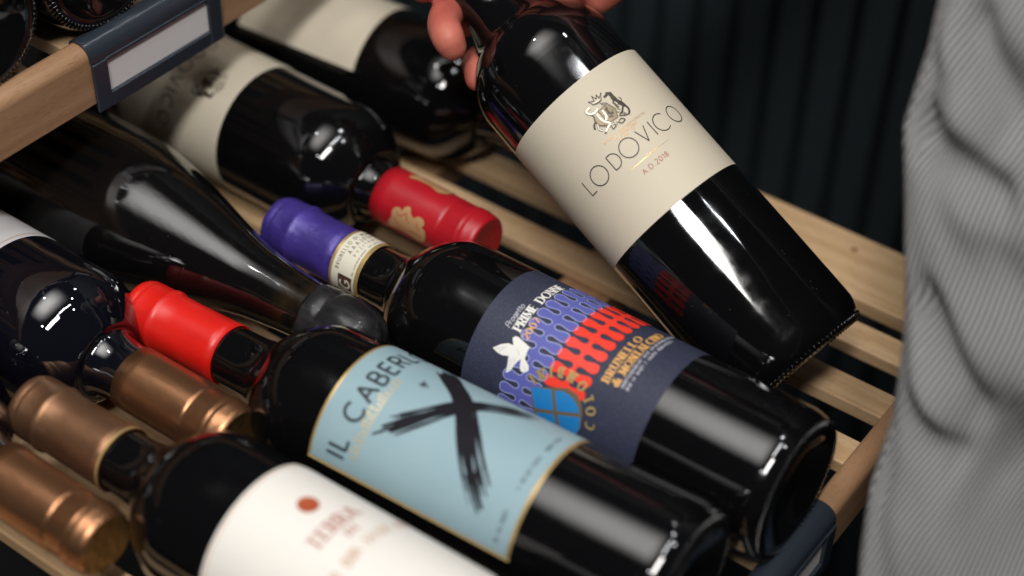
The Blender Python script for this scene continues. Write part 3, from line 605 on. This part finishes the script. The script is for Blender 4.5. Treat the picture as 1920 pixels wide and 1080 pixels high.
# --- light blue label bottle with scarlet capsule
IC_R = 37.0
IC = bottle((-3.7, -78.4, 37), (-.999, -.048, 0), IC_R, 304, 'bottle with light blue brush-cross label and scarlet capsule', 190, 226)
capsule(IC, 304, 247, 'scarlet_foil', r_low=15.3, fold=.14)
ic_gold = label_patch(IC, IC_R, -49, 52, 67.0, 171.6, 'gold_ink', 'label')
RI = IC_R + .10
k = Ink(RI, 1); k.poly([(-47.7, 68.6), (50.6, 68.6), (50.6, 170.2), (-47.7, 170.2)]); k.build('label_field', 'sky_paper', ic_gold)
k = Ink(RI, 2); text(k, 'IL', -42.0, 153.4, 9.2, 1.5, 3.6, sx=1.05)
text(k, 'CABERLOT', -25.4, 152.6, 9.2, 1.5, 2.9, sx=.95); k.build('title_lettering', 'teal_grey_ink', ic_gold)
k = Ink(RI, 2)
r = random.Random(21); u = -40.0; pts = []
while u < 2:
    hh = 2.0 + 2.6*r.random(); pts += [(u, 147.4), (u+.9, 147.4+hh), (u+.1, 147.4+hh*.9), (u+.9, 147.5)]; u += 1.8+r.random()*1.2
k.stroke(spline(pts, 4), .55); k.build('script_line', 'pale_gold_ink', ic_gold)
k = Ink(RI, 3)   # brush cross: bundles of dry bristle strokes
r = random.Random(5)
def arm(end, bow, bands):
    A, B = Vector((4.8, 116.8)), Vector(end); D = B-A; L = D.length; D.normalize(); Nn = Vector((-D.y, D.x))
    for off, w, ln in bands:
        off *= 1.22; w *= 1.4
        P = lambda t, e=0.: tuple(A + D*(L*ln*t) + Nn*(off*(.75+.35*t) + e + bow*math.sin(math.pi*t*.8) + r.uniform(-.06, .06)))
        ts = [i/16*.8 for i in range(17)]
        k.stroke([P(t) for t in ts], [w*(1.15-.25*t+.16*math.sin(11*t+off*2)) for t in ts])
        for e in ((-.34, .05, .36) if w > 2 else (-.22, .25)):     # frayed bristle ends
            t1 = r.uniform(.86, 1.06); ts2 = [.70+(t1-.70)*i/6 for i in range(7)]
            k.stroke([P(t, e*w) for t in ts2], [w*.42*(1-.55*(t-.7)/.35) for t in ts2])
arm((-23.5, 143.5), 1.6, ((3.3, 1.0, .93), (.2, 3.3, 1.02), (-2.9, 1.3, .9)))
arm((-31, 85.5), -1.0, ((-3.9, 1.2, .92), (-1.2, 3.0, 1.02), (1.7, 1.7, .98), (4.0, 1.3, .9)))
arm((25.5, 141), .4, ((-2.8, 1.8, 1.0), (.0, 3.2, 1.02), (2.9, 2.0, .95)))
arm((22, 90), 1.0, ((-2.3, 1.1, .92), (.3, 2.2, 1.0), (2.6, 1.0, .88)))
k.disc(4.6, 116.4, 4.2, 14); k.poly([(1.5, 121.5), (5.6, 122.6), (9.6, 118.5), (9.0, 113.5), (4.6, 110.6), (.5, 113), (-.6, 117.5)]); k.build('brush_cross', 'soft_black_ink', ic_gold)
k = Ink(RI, 3)   # little figure mark
k.stroke([(4.0, 140.6), (5.4, 139.4), (6.0, 137.6)], [1.0, 1.7, .6]); k.stroke([(3.0, 138.2), (5.5, 138.8), (7.6, 140.4)], [.5, 1.2, .4]); k.stroke([(5.6, 138), (4.2, 136.0)], .6); k.build('figure_mark', 'teal_grey_ink', ic_gold)
k = Ink(RI, 2); scribble(k, -19, 16, 73.4, 1.9, .3, 15, .7); scribble(k, -43, -27, 73.6, 1.9, .3, 16, .7); k.build('small_print', 'teal_grey_ink', ic_gold)

# --- white label bottle in the foreground with dull bronze capsule
TB = bottle((4, -164, 37), (-1, -.017, 0), 37.0, 303, 'foreground bottle with white red-dot label and dull bronze capsule', 190, 228)
cp = capsule(TB, 303, 245, 'dull_bronze_foil', fold=.08)
k = Ink(15.6, 1); k.poly([(-45, 245.2), (45, 245.2), (45, 246.6), (-45, 246.6)]); k.build('capsule_rim', 'gold_ink', cp, step=1.0)
tb_label = label_patch(TB, 37.0, -64, 38, 62, 165.0, 'white_paper', corner=13.)
k = Ink(37.1, 1); k.disc(4.9, 140.4, 4.6, 28); k.build('red_dot', 'brown_red_ink', tb_label)
k = Ink(37.1, 1); text(k, 'TERRA', -10.5, 122.6, 6.0, 1.25, 0, serif=True, thin=.7, width=26.5); text(k, 'DI', 2.4, 116.4, 3.4, .9, 2.2, serif=True, thin=.5); k.build('title_lettering', 'faded_ink', tb_label)
k = Ink(37.1, 1); scribble(k, -24, 30, 107.0, 5.2, .95, 31, 1.1); k.build('lower_lettering', 'faded_tan_ink', tb_label)
k = Ink(37.1, 2); k.stroke(spline([(-62, 160), (-50, 162.8), (-10, 163.4), (24, 163), (34.5, 157)], 8), .5); k.build('border_line', 'faded_tan_ink', tb_label)

# --- crested bottle lying neck-forward, crimson capsule with gold beast
R2 = bottle((-506, 54, 37), (1, -.019, 0), 37.0, 300, 'crested cream-label bottle lying neck outward, crimson capsule with gold beast', 196, 228)
c2 = capsule(R2, 300, 235.5, 'crimson_foil', r_low=15.7, fold=.10, slim=True)
BEAST = [(18.9, 250.6), (16.4, 251.8), (15.4, 254.9), (16.5, 256.2), (13.5, 257.9), (13.0, 260.5), (15.4, 262.0), (17.0, 264.3), (15.2, 267.0), (15.7, 270.4), (17.8, 271.6), (19.9, 270.6), (20.6, 272.7), (23.9, 273.5), (27.8, 272.3), (29.7, 267.9), (28.6, 265.1), (27.7, 260.5), (27.8, 254.1), (29.1, 248.9), (25.6, 248.8), (22.3, 250.8)]
def beast(ink, du, dv):
    P = spline(BEAST+[BEAST[0]], 3)[:-1]; ink.poly([(u+du, v+dv) for u, v in P])
for du, dv in ((0, 0), (-31.5, -1)):
    k = Ink(15.7, 2); beast(k, du, dv); gb = k.build('gold_beast', 'copper_ink', c2, step=1.0)
    k = Ink(15.7, 3)
    for q in ([(18.2, 253.5), (19.4, 255.6), (18.4, 257.6), (16.6, 259.4), (19.4, 260.6), (20.6, 262.4)], [(18.4, 267.4), (20.6, 267.6), (21.8, 269.6)], [(21.6, 252.6), (24.2, 255), (25.6, 260), (25.0, 267), (25.4, 270.6)]): k.stroke([(a+du, b+dv) for a, b in spline(q, 3)], .45)
    o = k.build('beast_lines', 'crimson_foil', c2, step=1.0); o['kind'] = 'stuff'
r2_label = label_patch(R2, 37.0, -42, 92, 70, 146, 'cream_paper')
crest(r2_label, 37.1, lambda p: (p[0]+18+19, p[1]-20.5))
k = Ink(37.1, 1); text(k, 'LODOVICO', -13.5, 102.3, 7.6, .7, 0, width=65, sx=1.0); k.build('lettering', 'black_ink', r2_label)

# --- its twin further along the shelf
R3 = bottle((-497, 131, 37), (1, .05, 0), 37.0, 303, 'cream-label bottle furthest along the shelf, partly behind the fingers', 196, 228, knurl=False)
capsule(R3, 303, 244, 'crimson_foil', r_low=15.7)
r3_label = label_patch(R3, 37.0, -92, 40, 70, 153, 'cream_paper')

# --- burgundy-shaped bottle sealed with grey wax
W = bottle((-499, -48, 41), (1, 0, 0), 41.0, 300, 'sloping-shouldered dusty dark bottle with grey wax tip', prof=burgundy_profile(41., 296, 14.4), glass='dusty_glass', knurl=False)
def wax_wob(a, z): return .35*math.sin(3*a+z*.13)+.22*math.sin(7*a-z*.2)
link('wax_seal', lathe('wax_seal', [(14.6, 264), (15.4, 263.4), (15.9, 265), (16.0, 269), (15.8, 272.2), (15.2, 273.6), (15.7, 275), (16.4, 278), (16.6, 283), (16.2, 288), (15.0, 294), (12.6, 299.2), (8.5, 302.4), (4, 303.6), (0, 303.8)], 72, wax_wob), 'grey_wax', W)

# --- dark bottles lying neck-forward with bronze capsules
B1 = bottle((-514, -130, 37), (1, .006, 0), 37.0, 303, 'shiny blue-black bottle with silver label edge and bronze capsule', 192, 226, glass='bluish_glass', knurl=False)
capsule(B1, 303, 239.5, 'bronze_foil', top_mat='bronze_top', fold=.09, slim=True)
b1l = label_patch(B1, 37.0, -70, 70, 70, 158, 'silver_paper')
k = Ink(37.1, 1); k.stroke([(-70, 155.5), (70, 155.5)], .35); k.build('border_line', 'copper_ink', b1l)
B2 = bottle((-515, -208, 37), (1, .006, 0), 37.0, 303, 'bronze-capsuled bottle in the lower left corner, embossed coppery tip', 192, 226, glass='bluish_glass', knurl=False)
capsule(B2, 303, 238, 'bronze_foil', top_mat='bronze_top', fold=.09, slim=True)

# --- two bottles on the upper shelf showing their feet
bottle((-371, -106, 137+39), (-1, 0, 0), 37.0, 300, 'dark bottle foot on the upper shelf at the left edge', glass='dark_glass')
bottle((-371, -32, 137+39), (-1, 0, 0), 37.0, 300, 'dark bottle foot on the upper shelf just above the label holder', glass='dark_glass')

# ------------------------------------------------------------------ person: hand on the neck, arm, shirt
person = empty('person', Matrix.Translation((.16, .1, -.4)))
tag(person, 'person in a grey ribbed shirt lifting the cream-label bottle by its neck', 'person')
def world_child(o): o.parent = person; o.matrix_parent_inverse = person.matrix_world.inverted()
bpy.context.view_layer.update()
def tube(bm, pts, rad, seg=16):
    """skin-like tube with rounded ends through 3D points (mm)"""
    P = spline([tuple(p)+(q,) for p, q in zip(pts, rad)], 6); prev = None; rings = []
    C = [Vector(p[:3]) for p in P]
    # round caps
    def ring(c, t, r):
        a = Vector((0, 0, 1)) if abs(t.z) < .9 else Vector((1, 0, 0)); x = t.cross(a).normalized(); y = t.cross(x)
        return [bm.verts.new((c + x*(r*math.cos(6.2832*k/seg)) + y*(r*math.sin(6.2832*k/seg)))*MM) for k in range(seg)]
    n = len(C)
    t0 = (C[1]-C[0]).normalized(); t1 = (C[-1]-C[-2]).normalized()
    for ang in (80, 55, 30): rings.append(ring(C[0]-t0*P[0][3]*math.sin(R_(ang)), t0, P[0][3]*math.cos(R_(ang))))
    for i in range(n): rings.append(ring(C[i], (C[min(n-1, i+1)]-C[max(0, i-1)]).normalized(), P[i][3]))
    for ang in (30, 55, 80): rings.append(ring(C[-1]+t1*P[-1][3]*math.sin(R_(ang)), t1, P[-1][3]*math.cos(R_(ang))))
    for A, B in zip(rings, rings[1:]):
        best = min(range(seg), key=lambda s: sum((A[k].co-B[(k+s) % seg].co).length for k in range(0, seg, 4)))
        for k in range(seg): bm.faces.new((A[k], A[(k+1) % seg], B[(k+1+best) % seg], B[(k+best) % seg]))
    bm.faces.new(rings[0][::-1]); bm.faces.new(rings[-1])
def remeshed(name, bm, voxel, mat, smooth_it=6):
    tmp = bpy.data.objects.new('tmp', bm_mesh('tmp', bm)); col.objects.link(tmp)
    m = tmp.modifiers.new('r', 'REMESH'); m.mode = 'VOXEL'; m.voxel_size = voxel*MM; m.use_smooth_shade = True
    s = tmp.modifiers.new('s', 'SMOOTH'); s.factor = .5; s.iterations = smooth_it
    dg = bpy.context.evaluated_depsgraph_get(); me = bpy.data.meshes.new_from_object(tmp.evaluated_get(dg)); me.name = name
    bpy.data.objects.remove(tmp); me.polygons.foreach_set('use_smooth', [True]*len(me.polygons))
    return link(name, me, mat)
hb = bmesh.new()
# palm lies behind / above the neck, fingers curl under it to the near side
tube(hb, [Vector((-205, 140, 172)), Vector((-225, 137, 186)), Vector((-250, 138, 196))], [13, 17, 15])
tube(hb, [Vector((-192, 150, 196)), Vector((-222, 148, 200)), Vector((-258, 146, 208))], [16, 18, 15])
fing = [  # knuckle, joints, tip
 ([(-212, 138, 162), (-228, 128, 122), (-243, 93, 109), (-237, 84, 114), (-232, 75, 117), (-230, 72, 115)], [10, 9.5, 8.6, 7.8, 7.2, 6.6]),
 ([(-232, 139, 172), (-252, 128, 132), (-257, 102, 124), (-257, 85, 136), (-250.5, 71.5, 138.5), (-243, 65, 137), (-240, 64.5, 133.5)], [10.5, 9.8, 9.0, 8.6, 8.3, 8.2, 7.4]),
 ([(-250, 140, 184), (-276, 126, 156), (-286, 108, 140), (-281, 96, 149), (-273, 84, 152), (-268.5, 78, 149)], [10, 9.2, 8.8, 8.4, 8.2, 7.8]),
 ([(-262, 142, 198), (-290, 128, 172), (-304, 108, 150), (-300, 92, 156), (-290, 86, 160)], [8.8, 8, 7.4, 7, 6.4])]
for P, rr in fing: tube(hb, [Vector(p) for p in P], rr)
tube(hb, [Vector((-208, 150, 178)), Vector((-204, 154, 158)), Vector((-205, 150, 142)), Vector((-208, 144, 135))], [14, 12, 10.5, 8.6])      # thumb down the far shoulder
tube(hb, [Vector((-214, 146, 196)), Vector((-180, 168, 240)), Vector((-130, 196, 310)), Vector((-70, 225, 400))], [22, 24, 29, 36], 24)   # wrist and forearm
hand = remeshed('hand', hb, 1.1, 'skin', 6); world_child(hand)
# shirt: a torso bending over the shelf, flattened oval in section, with pulled folds
SH = [(-100, -74.4), (-75, -72.5), (-50, -70.5), (-25, -68.6), (0, -66.5), (25, -61.9), (50, -57.8), (75, -52.0), (100, -40.6), (125, -34.8), (150, -31.8), (175, -30.4), (200, -29.2), (225, -17.8), (250, -9.5), (275, -1.8), (300, -.1), (350, 3.2), (400, 6.4), (520, 13)]
def lerp_tab(T, x):
    if x <= T[0][0]: return T[0][1]
    for (a, b), (c, d) in zip(T, T[1:]):
        if x <= c: return b+(d-b)*(x-a)/(c-a)
    return T[-1][1]
# creases: (q0, z0, q1, z1, half width, depth) with q the girth distance from the left outline
FOLDS = [(10, 204, 60, 194, 8, 11), (30, 242, 56, 216, 9.5, 11), (19, 146, 48, 120, 9, 11), (16, 110, 40, 101, 8, 9), (74, 92, 104, 64, 24, 22), (54, 172, 84, 150, 12, 4), (6, 224, 20, 220, 8, 4)]
def torso():
    e1 = Vector((.804, .595, 0)); e2 = Vector((.595, -.804, 0)); A, B, n = 190., 44., 2.4
    zz = [-100+2.6*i for i in range(235)]; nf, nb = 210, 40; V, F, UV = [], [], []
    ang = [math.pi - (math.pi*.62)*i/nf for i in range(nf)] + [math.pi*.38 - (math.pi*1.38)*i/nb for i in range(nb)]
    na = len(ang)
    for z in zz:
        c = Vector((190+(170-z)*.48, 163-(170-z)*.42, z)) + e1*lerp_tab(SH, z)
        for a in ang:
            ca, sa = math.cos(a), math.sin(a)
            s = A*math.copysign(abs(ca)**(2/n), ca); t = B*math.copysign(abs(sa)**(2/n), sa)
            q = s + A + max(t, 0); f = 0
            if sa > -.2:
                fade = min(1, max(0, q/8.))
                f = 2.2*math.sin(q*.085 + z*.05) + 1.5*math.sin(q*.05 - z*.11 + 1.) + .7*math.sin(q*.21+z*.13)
                for q0, z0, q1, z1, w, dp in FOLDS:
                    dq, dz = q1-q0, z1-z0; L2 = dq*dq+dz*dz; u = ((q-q0)*dq+(z-z0)*dz)/L2; uc = min(1, max(0, u))
                    dx, dy = q-(q0+dq*uc), z-(z0+dz*uc); d = math.hypot(dx, dy); f -= dp*math.exp(-(d/w)**2)
                    sd = (dq*(z-z0)-dz*(q-q0))/math.sqrt(L2)
                    if -.3 < u < 1.3: f += .5*dp*math.exp(-((sd-2.1*w)/(1.2*w))**2)*math.exp(-((u-.5)/.6)**2)
                f *= fade
            nrm = (e1*(ca*.35) + e2*max(.2, sa)).normalized() if sa > -.2 else Vector((0, 0, 0))
            V.append(tuple(c + e1*s + e2*t + nrm*f)); UV.append(((q*.86 - z*.5), z))
    for i in range(len(zz)-1):
        for j in range(na): F.append((i*na+j, i*na+(j+1) % na, (i+1)*na+(j+1) % na, (i+1)*na+j))
    me = mesh_from('shirt', V, F); ul = me.uv_layers.new(name='weave')
    for p in me.polygons:
        for li in p.loop_indices: u = UV[me.loops[li].vertex_index]; ul.data[li].uv = u
    return me
sh_o = link('shirt', torso(), 'shirt_cloth'); world_child(sh_o)
sb = bmesh.new(); tube(sb, [Vector((-122, 200, 322)), Vector((-60, 228, 415)), Vector((10, 245, 520)), Vector((90, 200, 640))], [42, 52, 62, 78], 32)
sl = link('sleeve', bm_mesh('sleeve', sb, True), 'shirt_cloth'); sl.data.uv_layers.new(name='weave'); world_child(sl)

# ------------------------------------------------------------------ setting
wall = empty('wall_panel', Matrix.Translation((0, .46, 0)))
tag(wall, 'dark ribbed panel standing behind the shelf', 'wall panel')
link('backing', rounded_bar('backing', -900, 700, 14, 30, -1000, 900, 1), 'groove_black', wall)
rib_me = rounded_bar('rib', 0, 25, 0, 13.6, -998, 898, 3)
for i in range(50):
    o = link('rib', rib_me, 'panel_black', wall); o.location = ((-880+31*i)*MM, 0, 0)
fl = link('floor', rounded_bar('floor', -3000, 3000, -3000, 3000, -1020, -1001, 1), 'floor_dark'); tag(fl, kind='structure')
